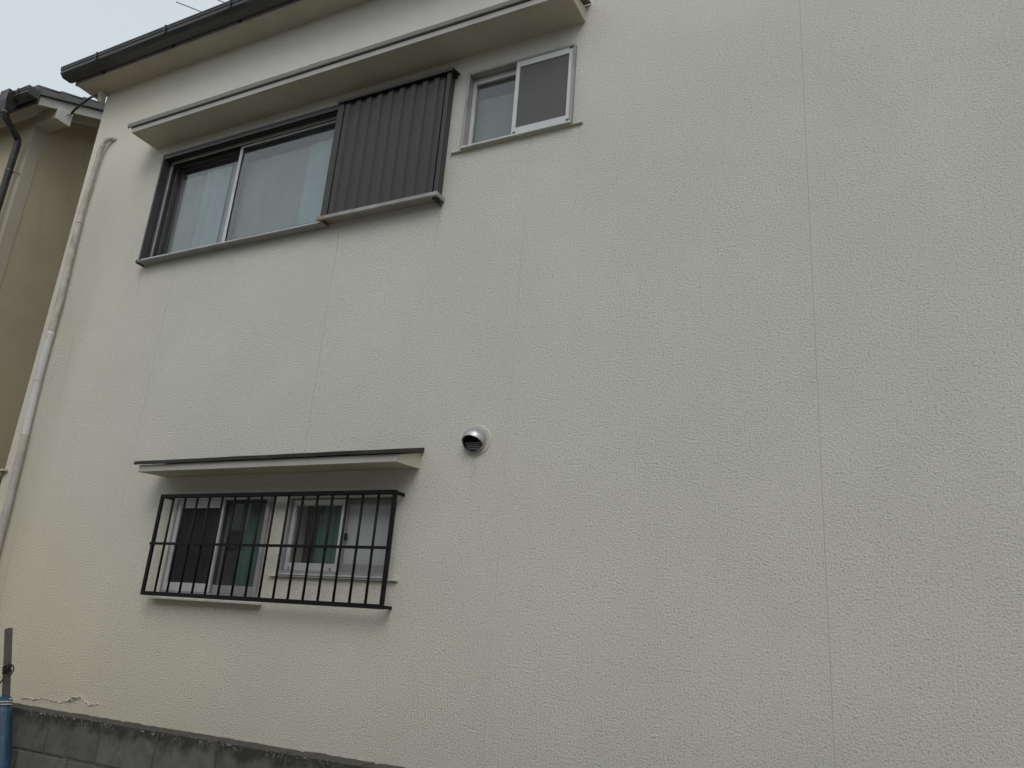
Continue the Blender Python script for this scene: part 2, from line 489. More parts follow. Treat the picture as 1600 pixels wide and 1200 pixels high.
MB().box(WL, WR, 7.98, 8.0, 0, TOPZ).build('rear_wall', M['stucco'], house)
# dark rooms behind the glass
for (a, b, c, d) in ((-5.2, -3.05, 3.3, 5.5), (-3.0, -1.2, 3.3, 5.5), (-4.3, -3.2, 0.9, 2.9), (-3.16, -2.1, 0.9, 2.9)):
    m = MB()
    m.add([(a, .145, c), (b, .145, c), (b, 2.6, c), (a, 2.6, c), (a, .145, d), (b, .145, d), (b, 2.6, d), (a, 2.6, d)],
          [(0, 1, 2, 3), (4, 5, 6, 7), (1, 2, 6, 5), (2, 3, 7, 6), (3, 0, 4, 7)])
    m.build('room_lining', M['room'], house)

# eaves
EL = -5.95
MB().box(EL, WR+0.2, -0.165, 0.02, TOPZ, TOPZ+0.012).build('soffit', M['soffit'], house)
MB().box(EL-0.004, WR+0.2, -0.188, -0.1655, TOPZ-0.006, TOPZ+0.115, 0.003).build('fascia', M['greytrim'], house)
roof = MB()
roof.prism_x([(-0.225, TOPZ+0.118), (-0.225, TOPZ+0.150), (4.0, TOPZ+1.90), (8.3, TOPZ+0.150), (8.3, TOPZ+0.118), (4.0, TOPZ+1.80)], EL-0.02, WR+0.25)
roof_o = roof.build('roof', M['tile'], house)
MB().prism_x([(-0.16, TOPZ+0.015), (-0.16, TOPZ+0.117), (4.0, TOPZ+1.79), (8.1, TOPZ+0.117), (8.1, TOPZ+0.015), (4.0, TOPZ+1.66)], EL, EL+0.03).build('verge_board', M['cream'], house)

def gutter_part(parent, x0, x1, yb, yf, zb, zt, hangers, mat, lip=0.012):
    # stepped box gutter, open at the top
    t = 0.004
    h = zt-zb
    prof = [(yb, zt-0.01), (yb, zb+0.012), (yb-0.02, zb), (yf+0.028, zb), (yf+0.002, zb+h*0.30), (yf, zb+h*0.62), (yf-0.006, zb+h*0.66), (yf-0.006, zb+h*0.80), (yf-0.001, zb+h*0.83), (yf-0.008, zb+h*0.88), (yf-0.008, zt)]
    inner = [(yf+0.004, zt), (yf+0.006, zb+h*0.35), (yf+0.032, zb+t), (yb-0.022, zb+t), (yb-t, zb+0.014), (yb-t, zt-0.01)]
    gt = MB().prism_x(prof+inner, x0, x1).build('gutter', mat, parent)
    MB().prism_x(prof, x0-0.004, x0-0.0005).build('end_cap', mat, gt)
    for hx in hangers:
        q = [(y-0.003, z) for y, z in prof[4:]]
        m = MB()
        m.prism_x([(yf-0.012, zt+0.004), (yf-0.012, zb+h*0.60), (yf-0.004, zb+h*0.28), (yf-0.0, zb+h*0.30), (yf-0.0065, zb+h*0.63), (yf-0.0085, zt)], hx-0.008, hx+0.008)
        m.box(hx-0.008, hx+0.008, yf-0.012, yb, zt+0.0005, zt+0.005)
        m.build('hanger', mat, gt)
    return gt
gutter_part(house, -5.985, WR+0.2, -0.192, -0.305, 5.708, 5.792, [-5.547, -4.771, -4.112, -3.65, -3.2, -2.75, -2.3], M['gutter'])
for hx in (-5.592, -4.805, -4.121):
    MB().box(hx-0.012, hx+0.012, -0.196, -0.1885, TOPZ+0.0, TOPZ+0.02).build('gutter_bracket', M['gutter'], house)

# ------------------------------------------------------------------ awnings
def upper_awning():
    a = empty('awning', (0, 0, 0), parent=house); tag(a, 'long upper awning with grey metal cap above the upstairs windows')
    x0, x1 = -4.985, -1.493
    yf = -0.226
    MB().prism_x([(0, 4.965), (yf+0.018, 4.970), (yf+0.018, 4.978), (0, 4.976)], x0+0.012, x1-0.012).build('soffit', M['soffit'], a)
    MB().box(x0, x1, yf, yf+0.0175, 4.966, 5.006, 0.002).build('fascia', M['greytrim'], a)
    for xa, xb in ((x0, x0+0.0115), (x1-0.0115, x1)):
        MB().prism_x([(0, 4.9655), (yf+0.018, 4.9665), (yf+0.018, 5.006), (0, 5.062)], xa, xb).build('end_board', M['cream'], a)
    # folded sheet cap, edge a little buckled
    cuts = [-5.026, -3.15, -1.462]
    for k in range(2):
        m = MB(); n = 46
        xa, xb = cuts[k] + (0.0015 if k else 0), cuts[k+1] + (0.008 if k == 0 else 0)
        rows = []
        for i in range(n+1):
            x = xa + (xb-xa)*i/n
            w = noise.noise(Vector((x*3.1, 1.7, 0)))*0.0035
            if -3.75 < x < -3.0: w += noise.noise(Vector((x*22, 4.2, 0)))*0.006
            dz = 0.0025*(k == 0)
            rows.append([(x, -0.005, 5.086+dz), (x, yf-0.013, 5.042+w+dz), (x, yf-0.016+w*0.4, 5.038+w+dz), (x, yf-0.014, 5.012+w*0.4), (x, yf-0.006, 5.008+w*0.3),
                         (x, yf-0.011, 5.0135), (x, yf-0.010, 5.036+w), (x, -0.005, 5.082)])
        q = len(rows[0])
        vs = [p for r in rows for p in r]; fs = []
        for i in range(n):
            for j in range(q):
                fs.append((i*q+j, (i+1)*q+j, (i+1)*q+(j+1) % q, i*q+(j+1) % q))
        fs += [tuple(range(q)), tuple(range(n*q, n*q+q))]
        m.add(vs, fs).build('cap_sheet', M['cap'], a)
    MB().box(cuts[0]+0.02, cuts[2]-0.02, yf+0.006, yf+0.012, 5.0062, 5.036).build('packing_strip', M['cap'], a)
upper_awning()

def lower_awning():
    a = empty('awning', (0, 0, 0), parent=house); tag(a, 'short lower awning with brown-black cap above the barred windows')
    x0, x1 = -4.125, -2.275; yf = -0.203
    MB().prism_x([(0, 2.419), (yf+0.016, 2.412), (yf+0.016, 2.420), (0, 2.428)], x0+0.011, x1-0.011).build('soffit', M['soffit'], a)
    MB().box(x0, x1, yf, yf+0.0155, 2.408, 2.449, 0.002).build('fascia', M['greytrim'], a)
    for xa, xb in ((x0, x0+0.0105), (x1-0.0105, x1)):
        MB().prism_x([(0, 2.4185), (yf+0.016, 2.409), (yf+0.016, 2.449), (0, 2.503)], xa, xb).build('end_board', M['cream'], a)
    m = MB(); n = 40
    rows = []
    for i in range(n+1):
        x = -4.155 + (4.155-2.258)*i/n
        w = noise.noise(Vector((x*4, 9.7, 0)))*0.002
        rows.append([(x, -0.002, 2.528), (x, yf-0.015, 2.470+w), (x, yf-0.017, 2.467+w), (x, yf-0.016, 2.450+w), (x, yf-0.012, 2.4495+w), (x, -0.002, 2.5045)])
    q = 6
    vs = [p for r in rows for p in r]; fs = []
    for i in range(n):
        for j in range(q): fs.append((i*q+j, (i+1)*q+j, (i+1)*q+(j+1) % q, i*q+(j+1) % q))
    fs += [tuple(range(q)), tuple(range(n*q, n*q+q))]
    m.add(vs, fs).build('cap_sheet', M['darkcap'], a)
lower_awning()

# small hood of the side door, its end just showing at the left corner
s = empty('awning', (0, 0, 0), parent=house); tag(s, 'end of a small side awning at the left corner')
MB().prism_x([(-0.035, 2.500), (-0.035, 2.512), (0.9, 2.512), (0.9, 2.500)], -6.25, -5.745).build('hood_sheet', M['cream'], s)
MB().box(-6.23, -5.80, -0.025, 0.88, 2.47, 2.4995).build('hood_soffit', M['soffit'], s)

# ------------------------------------------------------------------ windows
def ring(m, x0, x1, z0, z1, y0, y1, l, r, b, t, bev=0.0015):
    m.box(x0, x0+l, y0, y1, z0, z1, bev); m.box(x1-r, x1, y0, y1, z0, z1, bev)
    m.box(x0+l, x1-r, y0+.0007, y1-.0007, z0, z0+b, bev); m.box(x0+l, x1-r, y0+.0007, y1-.0007, z1-t, z1, bev)
    return m
def sash(parent, x0, x1, z0, z1, y, mat, st=0.026, tp=0.028, bt=0.042, glass='glass', th=0.022):
    ring(MB(), x0, x1, z0, z1, y, y+th, st, st, bt, tp).build('sash', mat, parent)
    MB().box(x0+st-0.004, x1-st+0.004, y+th*0.5, y+th*0.5+0.004, z0+bt-0.004, z1-tp+0.004).build('pane', M[glass], parent)
def gasket(parent, x0, x1, z0, z1, y):
    ring(MB(), x0, x1, z0, z1, y, y+0.004, 0.006, 0.006, 0.006, 0.006, 0).build('gasket', M['wire'], parent)

# W1, upstairs wide
w = empty('window', (0, 0, 0), parent=house); tag(w, 'wide upstairs window in dark bronze frame, curtain behind')
f1 = -0.062
x0, x1, z0, z1 = W1
m = MB()
m.box(x0, x0+0.014, f1, 0.05, z0, z1, 0.002)                       # left jamb
m.box(x0+0.014, x0+0.034, -0.004, 0.138, z0, z1, 0.002)
m.box(x1-0.03, x1, -0.004, 0.138, z0, z1-0.017, 0.002)
m.box(x0+0.014, x1, f1+.001, 0.138, z1-0.016, z1, 0.002)             # head with three shutter tracks
for yy in (-0.058, -0.036, -0.014):
    m.box(x0+0.015, x1, yy, yy+0.006, z1-0.040, z1-0.0165, 0.001)
m.build('frame', M['bronze'], w)
MB().box(x0+0.035, x1-0.031, -0.004, 0.010, z1-0.052, z1-0.0165, 0.002).build('head_rail', M['alu_dull'], w)
MB().box(x0+0.0345, x0+0.044, -0.001, 0.012, z0+0.03, z1-0.06, 0.002).build('stop_bead', M['alu_dull'], w)
m = MB()
MB().box(x0-0.004, x1+0.02, f1-0.004, -0.0005, z0-0.013, z0-0.003, 0.002).build('drip_sill', M['alu_dull'], w)
m.box(x0+0.016, x1-0.002, f1+0.010, 0.138, z0-0.002, z0+0.012, 0.002)
m.box(x0+0.035, x1-0.031, -0.006, 0.130, z0+0.0125, z0+0.022, 0.002)
m.build('sill', M['alu'], w)
MB().box(x0-0.012, x0-0.0045, f1-0.008, -0.0005, z0-0.024, z0+0.004, 0.002).build('sill_end', M['bronze'], w)
xm = -4.075
sash(w, x0+0.036, xm+0.03, z0+0.024, z1-0.018, 0.040, M['bronze'], st=0.020, tp=0.045, bt=0.024)
sash(w, xm-0.010, x1-0.032, z0+0.024, z1-0.054, 0.012, M['alu'], st=0.024, tp=0.014, bt=0.034)
gasket(w, xm+0.0145, x1-0.06, z0+0.0585, z1-0.0685, 0.018)

# shutter box beside it
sb = empty('shutter_box', (0, 0, 0), parent=house); tag(sb, 'dark ribbed steel shutter box beside the wide upstairs window')
bx0, bx1, bz0, bz1, by = -3.163, -2.310, 3.998, 4.836, -0.074
m = MB(); m.box(bx0, bx0+0.047, by, -0.0005, bz0, bz1-0.012, 0.003); m.build('side_post', M['shutter'], sb)
m = MB(); m.box(bx1-0.034, bx1-0.008, by, by+0.022, bz0, bz1-0.012, 0.003); m.build('side_post', M['shutter'], sb)
MB().box(bx0+0.048, bx1-0.036, by+0.030, by+0.036, bz0, bz1-0.013).build('backing', M['dark'], sb)
MB().box(bx1-0.034, bx1-0.022, by+0.0225, -0.0005, bz0, bz1-0.013).build('side_panel', M['bronze'], sb)
m = MB(); rows = []
xa, xb = bx0+0.057, bx1-0.044
nrib = 9; pit = (xb-xa)/nrib
prof = []
for k in range(nrib):
    b = xa + k*pit
    prof += [(b, by+0.006), (b+pit*0.40, by+0.006), (b+pit*0.48, by+0.0165), (b+pit*0.92, by+0.0165)]
prof.append((xb, by+0.006))
nseg = 4
for j in range(nseg+1):
    z = bz0+0.004 + (bz1-0.026-bz0)*j/nseg
    rows.append([(px + 0.0009*math.sin(j*1.3+px*9), py + 0.0012*noise.noise(Vector((px*5, z*5, 2))), z) for px, py in prof])
q = len(prof)
m.add([p for r in rows for p in r], [(j*q+i, j*q+i+1, (j+1)*q+i+1, (j+1)*q+i) for j in range(nseg) for i in range(q-1)])
m.build('ribbed_panel', M['shutter'], sb)
m = MB()
m.prism_x([(0, bz1+0.018), (by-0.010, bz1+0.004), (by-0.014, bz1+0.002), (by-0.014, bz1-0.018), (by-0.010, bz1-0.018), (by-0.009, bz1-0.004), (0, bz1+0.010)], bx0-0.006, bx1+0.012)
m.build('cap', M['shutter'], sb)
MB().box(bx0+0.002, bx1-0.002, by+0.03, -0.0005, bz1-0.0115, bz1-0.006).build('cap_lining', M['dark'], sb)
m = MB()
m.box(bx0-0.012, bx1+0.002, by-0.014, by+0.004, bz0-0.026, bz0-0.001, 0.002)
m.box(bx0-0.012, bx1+0.002, by+0.0045, -0.0005, bz0-0.012, bz0-0.001, 0.001)
m.box(bx1-0.008, bx1+0.002, by+0.0045, -0.0005, bz0-0.026, bz0-0.0125, 0.001)
m.build('sill', M['sill'], sb)
m = MB()
m.bar((bx1-0.03, by+0.03, bz0-0.013), (bx1-0.015, -0.004, bz0-0.05), 0.008, 0.012, (0, 1, 0))
m.box(bx1-0.05, bx1-0.03, by+0.02, -0.001, bz0-0.026, bz0-0.0125)
m.build('sill_bracket', M['bronze'], sb)

# W2, upstairs small
w = empty('window', (0, 0, 0), parent=house); tag(w, 'small upstairs window with silver frame and grey insect screen')
x0, x1, z0, z1 = W2
ring(MB(), x0, x1, z0, z1, f2, 0.135, 0.016, 0.016, 0.014, 0.016, 0.002).build('frame', M['alu_dull'], w)
xm = ax(-1.90, -0.02)
sash(w, x0+0.017, xm+0.02, z0+0.015, z1-0.017, 0.022, M['alu'], st=0.020, tp=0.040, bt=0.026)
sash(w, xm+0.005, x1-0.017, z0+0.015, z1-0.017, -0.004, M['alu_dull'], st=0.022, tp=0.03, bt=0.03)
ring(MB(), xm-0.012, x1-0.0165, z0+0.016, z1-0.0175, -0.024, -0.009, 0.024, 0.020, 0.040, 0.040).build('screen_frame', M['alu'], w)
MB().box(xm+0.010, x1-0.034, -0.0165, -0.016, z0+0.053, z1-0.054).build('screen_mesh', M['screen'], w)
m = MB(); m.box(x0-0.070, x1+0.060, -0.016, -0.0005, z0-0.006, z0-0.001, 0.001)
m.build('sill', M['cream'], w)
m = MB(); m.box(x0, x1, f2-0.008, 0.0, z0-0.0008, z0+0.006); m.box(x0+0.01, x1-0.005, f2-0.005, -0.024, z0+0.0062, z0+0.0125, 0.001)
m.build('track', M['alu'], w)
for xx in (xm+0.002, x1-0.03):
    MB().box(xx, xx+0.016, f2-0.006, f2+0.001, z0+0.012, z0+0.026, 0.002).build('roller', M['bronze'], w)
MB().box(x1-0.034, x1-0.008, f2-0.003, f2+0.004, z1-0.026, z1-0.019).build('latch', M['bronze'], w)

# W3, ground floor left
w = empty('window', (0, 0, 0), parent=house); tag(w, 'lower left barred window with dark insect screen')
x0, x1, z0, z1 = W3
ring(MB(), x0, x1, z0, z1, f3, 0.05, 0.014, 0.024, 0.016, 0.016, 0.002).build('frame', M['alu_dull'], w)
xm = -3.59
sash(w, x0+0.015, xm+0.02, z0+0.017, z1-0.017, 0.024, M['alu_dull'], st=0.024, tp=0.03, bt=0.034)
sash(w, xm-0.004, x1-0.025, z0+0.017, z1-0.017, 0.000, M['bronze'], st=0.026, tp=0.016, bt=0.018)
MB().box(xm+0.022, x1-0.026, -0.004, -0.0005, z0+0.018, z0+0.062, 0.001).build('lower_rail', M['alu_dull'], w)
ring(MB(), x0+0.015, xm+0.018, z0+0.017, z1-0.017, -0.019, -0.003, 0.028, 0.020, 0.048, 0.044).build('screen_frame', M['alu'], w)
MB().box(x0+0.040, xm, -0.011, -0.0105, z0+0.062, z1-0.058).build('screen_mesh', M['screen_dark'], w)
m = MB(); m.box(x0-0.055, x1+0.045, -0.030, -0.0005, z0-0.032, z0-0.020, 0.0015); m.box(x0, x1, f3+0.004, -0.0005, z0-0.0195, z0-0.0005); m.build('sill', M['white'], w)

# W4, ground floor right
w = empty('window', (0, 0, 0), parent=house); tag(w, 'lower right barred window, shallower, with pale curtain')
x0, x1, z0, z1 = W4
ring(MB(), x0, x1, z0, z1, f3, 0.05, 0.014, 0.014, 0.022, 0.014, 0.002).build('frame', M['alu_dull'], w)
xm = -2.715
sash(w, x0+0.015, xm+0.004, z0+0.024, z1-0.016, -0.004, M['alu'], st=0.022, tp=0.034, bt=0.040)
sash(w, xm-0.016, x1-0.015, z0+0.024, z1-0.016, 0.022, M['alu_dull'], st=0.022, tp=0.020, bt=0.046, glass='frosted')
m = MB(); m.box(x0-0.070, x1+0.062, -0.020, -0.0005, z0-0.011, z0-0.001, 0.0015); m.build('sill', M['white'], w)
m = MB(); m.box(x0, x1, f3-0.006, 0.0, z0-0.0008, z0+0.007); m.build('track', M['alu'], w)
MB().box(xm+0.010, xm+0.024, 0.008, 0.021, z0+0.19, z0+0.225, 0.003).build('latch', M['wire'], w)
for xx in (x0+0.045, xm-0.045):
    MB().box(xx, xx+0.006, -0.007, -0.0035, z0+0.028, z0+0.042, 0.001).build('screw', M['wire'], w)

# curtains
def curtain(x0, x1, z0, z1, y, mat, label, folds, amp, group=None):
    m = MB(); n = int(folds*10); rows = []
    for j in range(7):
        z = z0 + (z1-z0)*j/6
        r = []
        for i in range(n+1):
            x = x0 + (x1-x0)*i/n
            ph = i/n*folds*2*math.pi + 0.9*noise.noise(Vector((x*2.5, z*0.8, 3)))
            r.append((x + 0.012*(1-j/6)*math.sin(x*9), y + amp*math.sin(ph)*(0.7+0.3*math.sin(i*0.37)), z + (0.012*noise.noise(Vector((x*14, 5, 0))) if j == 6 else 0)))
        rows.append(r)
    m.add([p for r in rows for p in r], [(j*(n+1)+i, j*(n+1)+i+1, (j+1)*(n+1)+i+1, (j+1)*(n+1)+i) for j in range(6) for i in range(n)])
    o = m.build('curtain', mat, None, True)
    tag(o, label, 'curtain', group)
curtain(-4.74, -4.44, 3.9, 4.705, 0.10, M['cur_grey'], 'grey lace curtain behind the left end of the wide upstairs window', 3, 0.005)
curtain(-4.46, -4.22, 3.9, 4.705, 0.085, M['cur_teal'], 'narrow pale teal curtain in the left pane of the wide upstairs window', 2, 0.007)
curtain(-4.22, -3.50, 3.9, 4.705, 0.10, M['cur_grey'], 'grey lace curtain behind the right pane of the wide upstairs window', 5, 0.005)
curtain(-3.50, -3.10, 3.9, 4.705, 0.085, M['cur_teal'], 'pale teal curtain next to the ribbed shutter box', 3, 0.007)
curtain(-2.30, -1.50, 4.2, 4.68, 0.075, M['cur_dim'], 'grey curtain in the small upstairs window', 4, 0.010)
curtain(-3.50, -3.22, 1.6, 2.35, 0.070, M['cur_green'], 'dark green curtain in the lower left barred window', 3, 0.010)
curtain(-2.93, -2.66, 1.7, 2.35, 0.070, M['cur_green'], 'green curtain in the lower right barred window', 2, 0.010)

# peeled lip of paint above the block wall
crk = [(-4.98, 1.070), (-4.90, 1.082), (-4.84, 1.078), (-4.76, 1.092), (-4.68, 1.086), (-4.60, 1.086), (-4.55, 1.098), (-4.50, 1.120), (-4.45, 1.128), (-4.40, 1.110), (-4.355, 1.098), (-4.30, 1.100), (-4.25, 1.104), (-4.18, 1.098), (-4.12, 1.103)]
m = MB(); rows = []
for i in range(len(crk)-1):
    for q in range(7):
        u = q/7
        px = crk[i][0]*(1-u) + crk[i+1][0]*u + random.uniform(-.003, .003)
        pz = crk[i][1]*(1-u) + crk[i+1][1]*u + random.uniform(-.007, .007)
        k = max(0.05, 0.35 + 1.0*noise.noise(Vector((px*7, 8.1, 0)))) * (1.5 if -4.54 < px < -4.30 else 0.8)
        # film still stuck along its lower edge, curled off the wall at the top
        rows.append([(px, -0.0004, pz-0.012*k), (px, -0.006*k-0.001, pz-0.005*k), (px, -0.014*k-0.001, pz+0.004*k), (px, -0.012*k, pz+0.005*k), (px, -0.004*k, pz-0.003*k), (px, 0.001, pz-0.010*k)])
q = 6
m.add([p for r in rows for p in r], [(i*q+j, (i+1)*q+j, (i+1)*q+j+1, i*q+j+1) for i in range(len(rows)-1) for j in range(q-1)])
pl = m.build('peeling_paint', M['flake'], house); pl['label'] = 'ragged lip of peeling paint low on the wall'

# ------------------------------------------------------------------ grille
gr = thing('window_grille', (-3.19, -0.075, 1.727), 'black steel bar grille over the two lower windows', 'grille')
gy = -0.078
gx0, gx1, gzt, gzb, gzm = -4.022, -2.352, 2.284, 1.728, 2.007
m = MB(); m.box(gx0-0.008, gx1+0.008, gy-0.010, gy+0.010, gzt-0.011, gzt+0.011, 0.0015); m.build('rail', M['black'], gr)
m = MB(); m.box(gx0-0.008, gx1+0.008, gy-0.010, gy+0.010, gzb-0.011, gzb+0.011, 0.0015); m.build('rail', M['black'], gr)
m = MB(); m.box(gx0-0.012, gx1+0.008, gy-0.0155, gy-0.0075, gzm-0.0075, gzm+0.0075, 0.001); m.build('rail', M['black'], gr)
for x in (gx0, gx1):
    m = MB(); m.box(x-0.011, x+0.011, gy-0.007, gy+0.007, gzb+0.0112, gzt-0.0112, 0.001); m.build('end_bar', M['black'], gr)
    for zz in (gzt, gzb):
        m = MB(); m.box(x-0.007, x+0.007, gy+0.0105, -0.0005, zz-0.008, zz+0.008, 0.001)
        m.build('wall_bracket', M['black'], gr)
barm = None
for i in range(1, 17):
    x = gx0 + (gx1-gx0)*i/17
    if barm is None:
        o = MB().tube([(0, 0, 0.0112), (0, 0, gzt-0.0112-gzb)], 0.0068, 8).build('bar', M['black'], gr, True)
        barm = o.data
    else:
        o = bpy.data.objects.new('bar', barm); col.objects.link(o); attach(o, gr)
    o.location = (x + random.uniform(-.0012, .0012), gy, gzb)

# ------------------------------------------------------------------ vent hood
vc = Vector((-1.958, 0, 2.549)); RV = 0.062
vh = thing('vent_hood', vc, 'round silver vent hood with black louvred mouth on the bare wall', 'vent')
m = MB(); n = 40
m.tube([vc+Vector((0.006, -0.0005, 0.002)), vc+Vector((0.006, -0.006, 0.002))], [0.081, 0.074], 40)
m.build('sealant_ring', M['putty'], vh, False)
m = MB().tube([vc+Vector((0, -0.0062, 0)), vc+Vector((0, -0.016, 0))], [0.064, 0.063], 40); m.build('flange', M['steel'], vh)
def hood_shell():
    m = MB(); nu, nv = 48, 18
    def pt(u, v, rr):
        a = 2*math.pi*u/nu; e = (math.pi/2)*v/nv
        p = Vector((rr*math.cos(e)*math.cos(a), -rr*math.sin(e)*1.05, rr*math.cos(e)*math.sin(a)))
        # mouth: the part below the line from the nose to the lower rim is cut away
        lim = (-0.032 + (-p.y)*0.66) if -p.y > 0.012 else -1
        if p.z < lim: p.z = lim
        return p
    keep = []
    for rr in (RV, RV-0.0025):
        base = len(m.v)
        for v in range(nv+1):
            for u in range(nu): m.v.append(tuple(vc + Vector((0, -0.0162, 0)) + pt(u, v, rr)))
        for v in range(nv):
            for u in range(nu):
                a = 2*math.pi*(u+0.5)/nu; e = (math.pi/2)*(v+0.5)/nv
                z = rr*math.cos(e)*math.sin(a); o = rr*math.sin(e)*1.05
                if o > 0.012 and z < -0.032 + o*0.66 - 0.001: continue
                m.f.append((base+v*nu+u, base+v*nu+(u+1) % nu, base+(v+1)*nu+(u+1) % nu, base+(v+1)*nu+u))
    return m
hood_shell().build('hood', M['steel'], vh, True)
MB().tube([vc+Vector((0, -0.0162, 0)), vc+Vector((0, -0.018, 0))], 0.0585, 32).build('duct_mouth', M['wire'], vh)
for k in range(4):
    zz = -0.046 + k*0.0105
    hw_ = math.sqrt(max(0.054**2 - zz*zz, 0.0001))*0.92
    m = MB(); m.bar(vc+Vector((-hw_, -0.022, zz)), vc+Vector((hw_, -0.022, zz)), 0.008, 0.003, (0, 0.5, 1)); m.build('louvre', M['alu_dull'], vh)

# ------------------------------------------------------------------ pipe cover on the left
hz = thing('drain_hose', (-5.6, -0.035, 0.3), 'painted cream hose with peeling tape down the left corner of the wall', 'hose')
hy = -0.036
H = [(-5.530, 0.004, 5.196), (-5.548, -0.016, 5.196), (-5.572, -0.030, 5.184), (-5.602, hy, 5.150), (-5.622, hy, 5.085), (-5.631, hy, 4.98), (-5.640, hy, 4.80), (-5.650, hy, 4.55), (-5.642, hy, 4.25), (-5.625, hy, 3.90), (-5.622, hy, 3.70), (-5.625, hy, 3.53)]
P = smooth_path(H, 8)
rad = [0.0185 + 0.0065*min(1, (5.2-p.z)/1.4) + 0.0018*noise.noise(Vector((p.z*14, 0.3, 0))) + 0.0016*noise.noise(Vector((p.z*55, 7.3, 0))) for p in P]
MB().tube(P, rad, 16).build('hose_section', M['hose_a'], hz, True)
for zc in (4.46,):
    pp = min(P, key=lambda p: abs(p.z-zc))
    MB().tube([pp+Vector((0, 0, -0.008)), pp+Vector((0.0, 0, 0.008))], 0.0238, 16).build('tape_band', M['putty'], hz, True)
H2 = [(-5.625, hy, 3.535), (-5.628, hy, 3.30), (-5.622, hy, 3.05), (-5.612, hy, 2.85), (-5.603, hy, 2.74)]
P = smooth_path(H2, 8)
MB().tube(P, [0.0262 + 0.0012*noise.noise(Vector((p.z*20, 1, 0))) for p in P], 16).build('hose_section', M['hose_b'], hz, True)
MB().tube([(-5.6262, hy, 3.155), (-5.6255, hy, 3.148)], 0.0270, 16).build('tape_band', M['hose_c'], hz, True)
H3 = [(-5.603, hy, 2.745), (-5.592, hy, 2.50), (-5.580, hy, 2.20), (-5.572, hy, 1.80), (-5.570, hy, 1.20), (-5.57, hy, 0.35)]
P = smooth_path(H3, 10)
MB().tube(P, [0.0255 + 0.0014*noise.noise(Vector((p.z*12, 2, 0))) for p in P], 16).build('hose_section', M['hose_c'], hz, True)
m = MB(); bm = bmesh.new(); bmesh.ops.create_icosphere(bm, subdivisions=3, radius=0.026)
for v in bm.verts:
    k = 1 + 0.25*noise.noise(v.co*40)
    v.co = Vector((v.co.x*k*1.05, v.co.y*k*0.7, v.co.z*k*0.9)) + Vector((-5.535, -0.004, 5.196))
m.add([v.co[:] for v in bm.verts], [[v.index for v in f.verts] for f in bm.faces]); bm.free()
m.build('putty_seal', M['putty'], hz, True)

# ------------------------------------------------------------------ service cable with its white bracket under the eave
cb = thing('service_cable', (-5.80, -0.03, 5.62), 'black cable looping from the white bracket under the eave to the neighbour', 'cable')
m = MB(); m.prism_x([(-0.060, 5.697), (-0.010, 5.697), (-0.004, 5.600), (-0.040, 5.606)], -5.838, -5.792); m.build('bracket', M['white'], cb)
P = smooth_path([(-5.836, -0.037, 5.664), (-5.95, -0.017, 5.712), (-6.08, 0.019, 5.752), (-6.22, 0.06, 5.775), (-6.40, 0.108, 5.790), (-6.482, 0.132, 5.785)], 8)
MB().tube(P, 0.010, 8).build('cable_run', M['wire'], cb, True)
MB().tube([(-6.482, 0.132, 5.785), (-6.470, 0.095, 5.740)], 0.006, 8).build('cable_hook', M['alu_dull'], cb, True)

# ------------------------------------------------------------------ aerial on the roof
an = thing('roof_antenna', (-6.95, 1.83, 6.70), 'thin rods of a television aerial above the gutter', 'antenna')

e1 = Vector((-7.06, 1.91, 8.5)); ed = Vector((0.58, 0.82, 0)).normalized(); bd = Vector((0.82, -0.58, 0)).normalized()
MB().tube([(-6.95, 1.832, 6.6), (-6.95, 1.832, 8.56)], 0.016, 8).build('mast', M['alu_dull'], an, True)
MB().tube([e1 - bd*0.05, e1 + bd*0.42], 0.009, 8).build('boom', M['alu_dull'], an, True)
for k in (0, 0.31):
    c = e1 + bd*k
    MB().tube([c - ed*0.605, c + ed*0.605], 0.0062, 6).build('rod', M['alu_dull'], an, True)

# ------------------------------------------------------------------ neighbouring house on the left
NX, NY, NV = -6.80, 0.04, -6.50      # gable wall, front wall, verge plane
PIT = 0.4145
nb = thing('neighbour_house', (-9, 3, 0), 'neighbouring beige house with grey tiled eave beyond the narrow gap', 'house')
def vz(y):                            # underside of the tiles at the verge
    return 5.783 + PIT*(y + 0.143)
m = MB()
m.add([(-12, NY, 0), (NX, NY, 0), (NX, NY, vz(NY)-0.06), (-12, NY, vz(NY)-0.06)], [(0, 1, 2, 3)])
m.build('front_wall', M['nbwall'], nb)
m = MB()
m.add([(NX, NY, 0), (NX, 7.96, 0), (NX, 7.96, vz(NY)-0.06), (NX, 4.0, vz(4.0)-0.06), (NX, NY, vz(NY)-0.06)], [(0, 1, 2, 3, 4)])
m.build('gable_wall', M['nbwall'], nb)
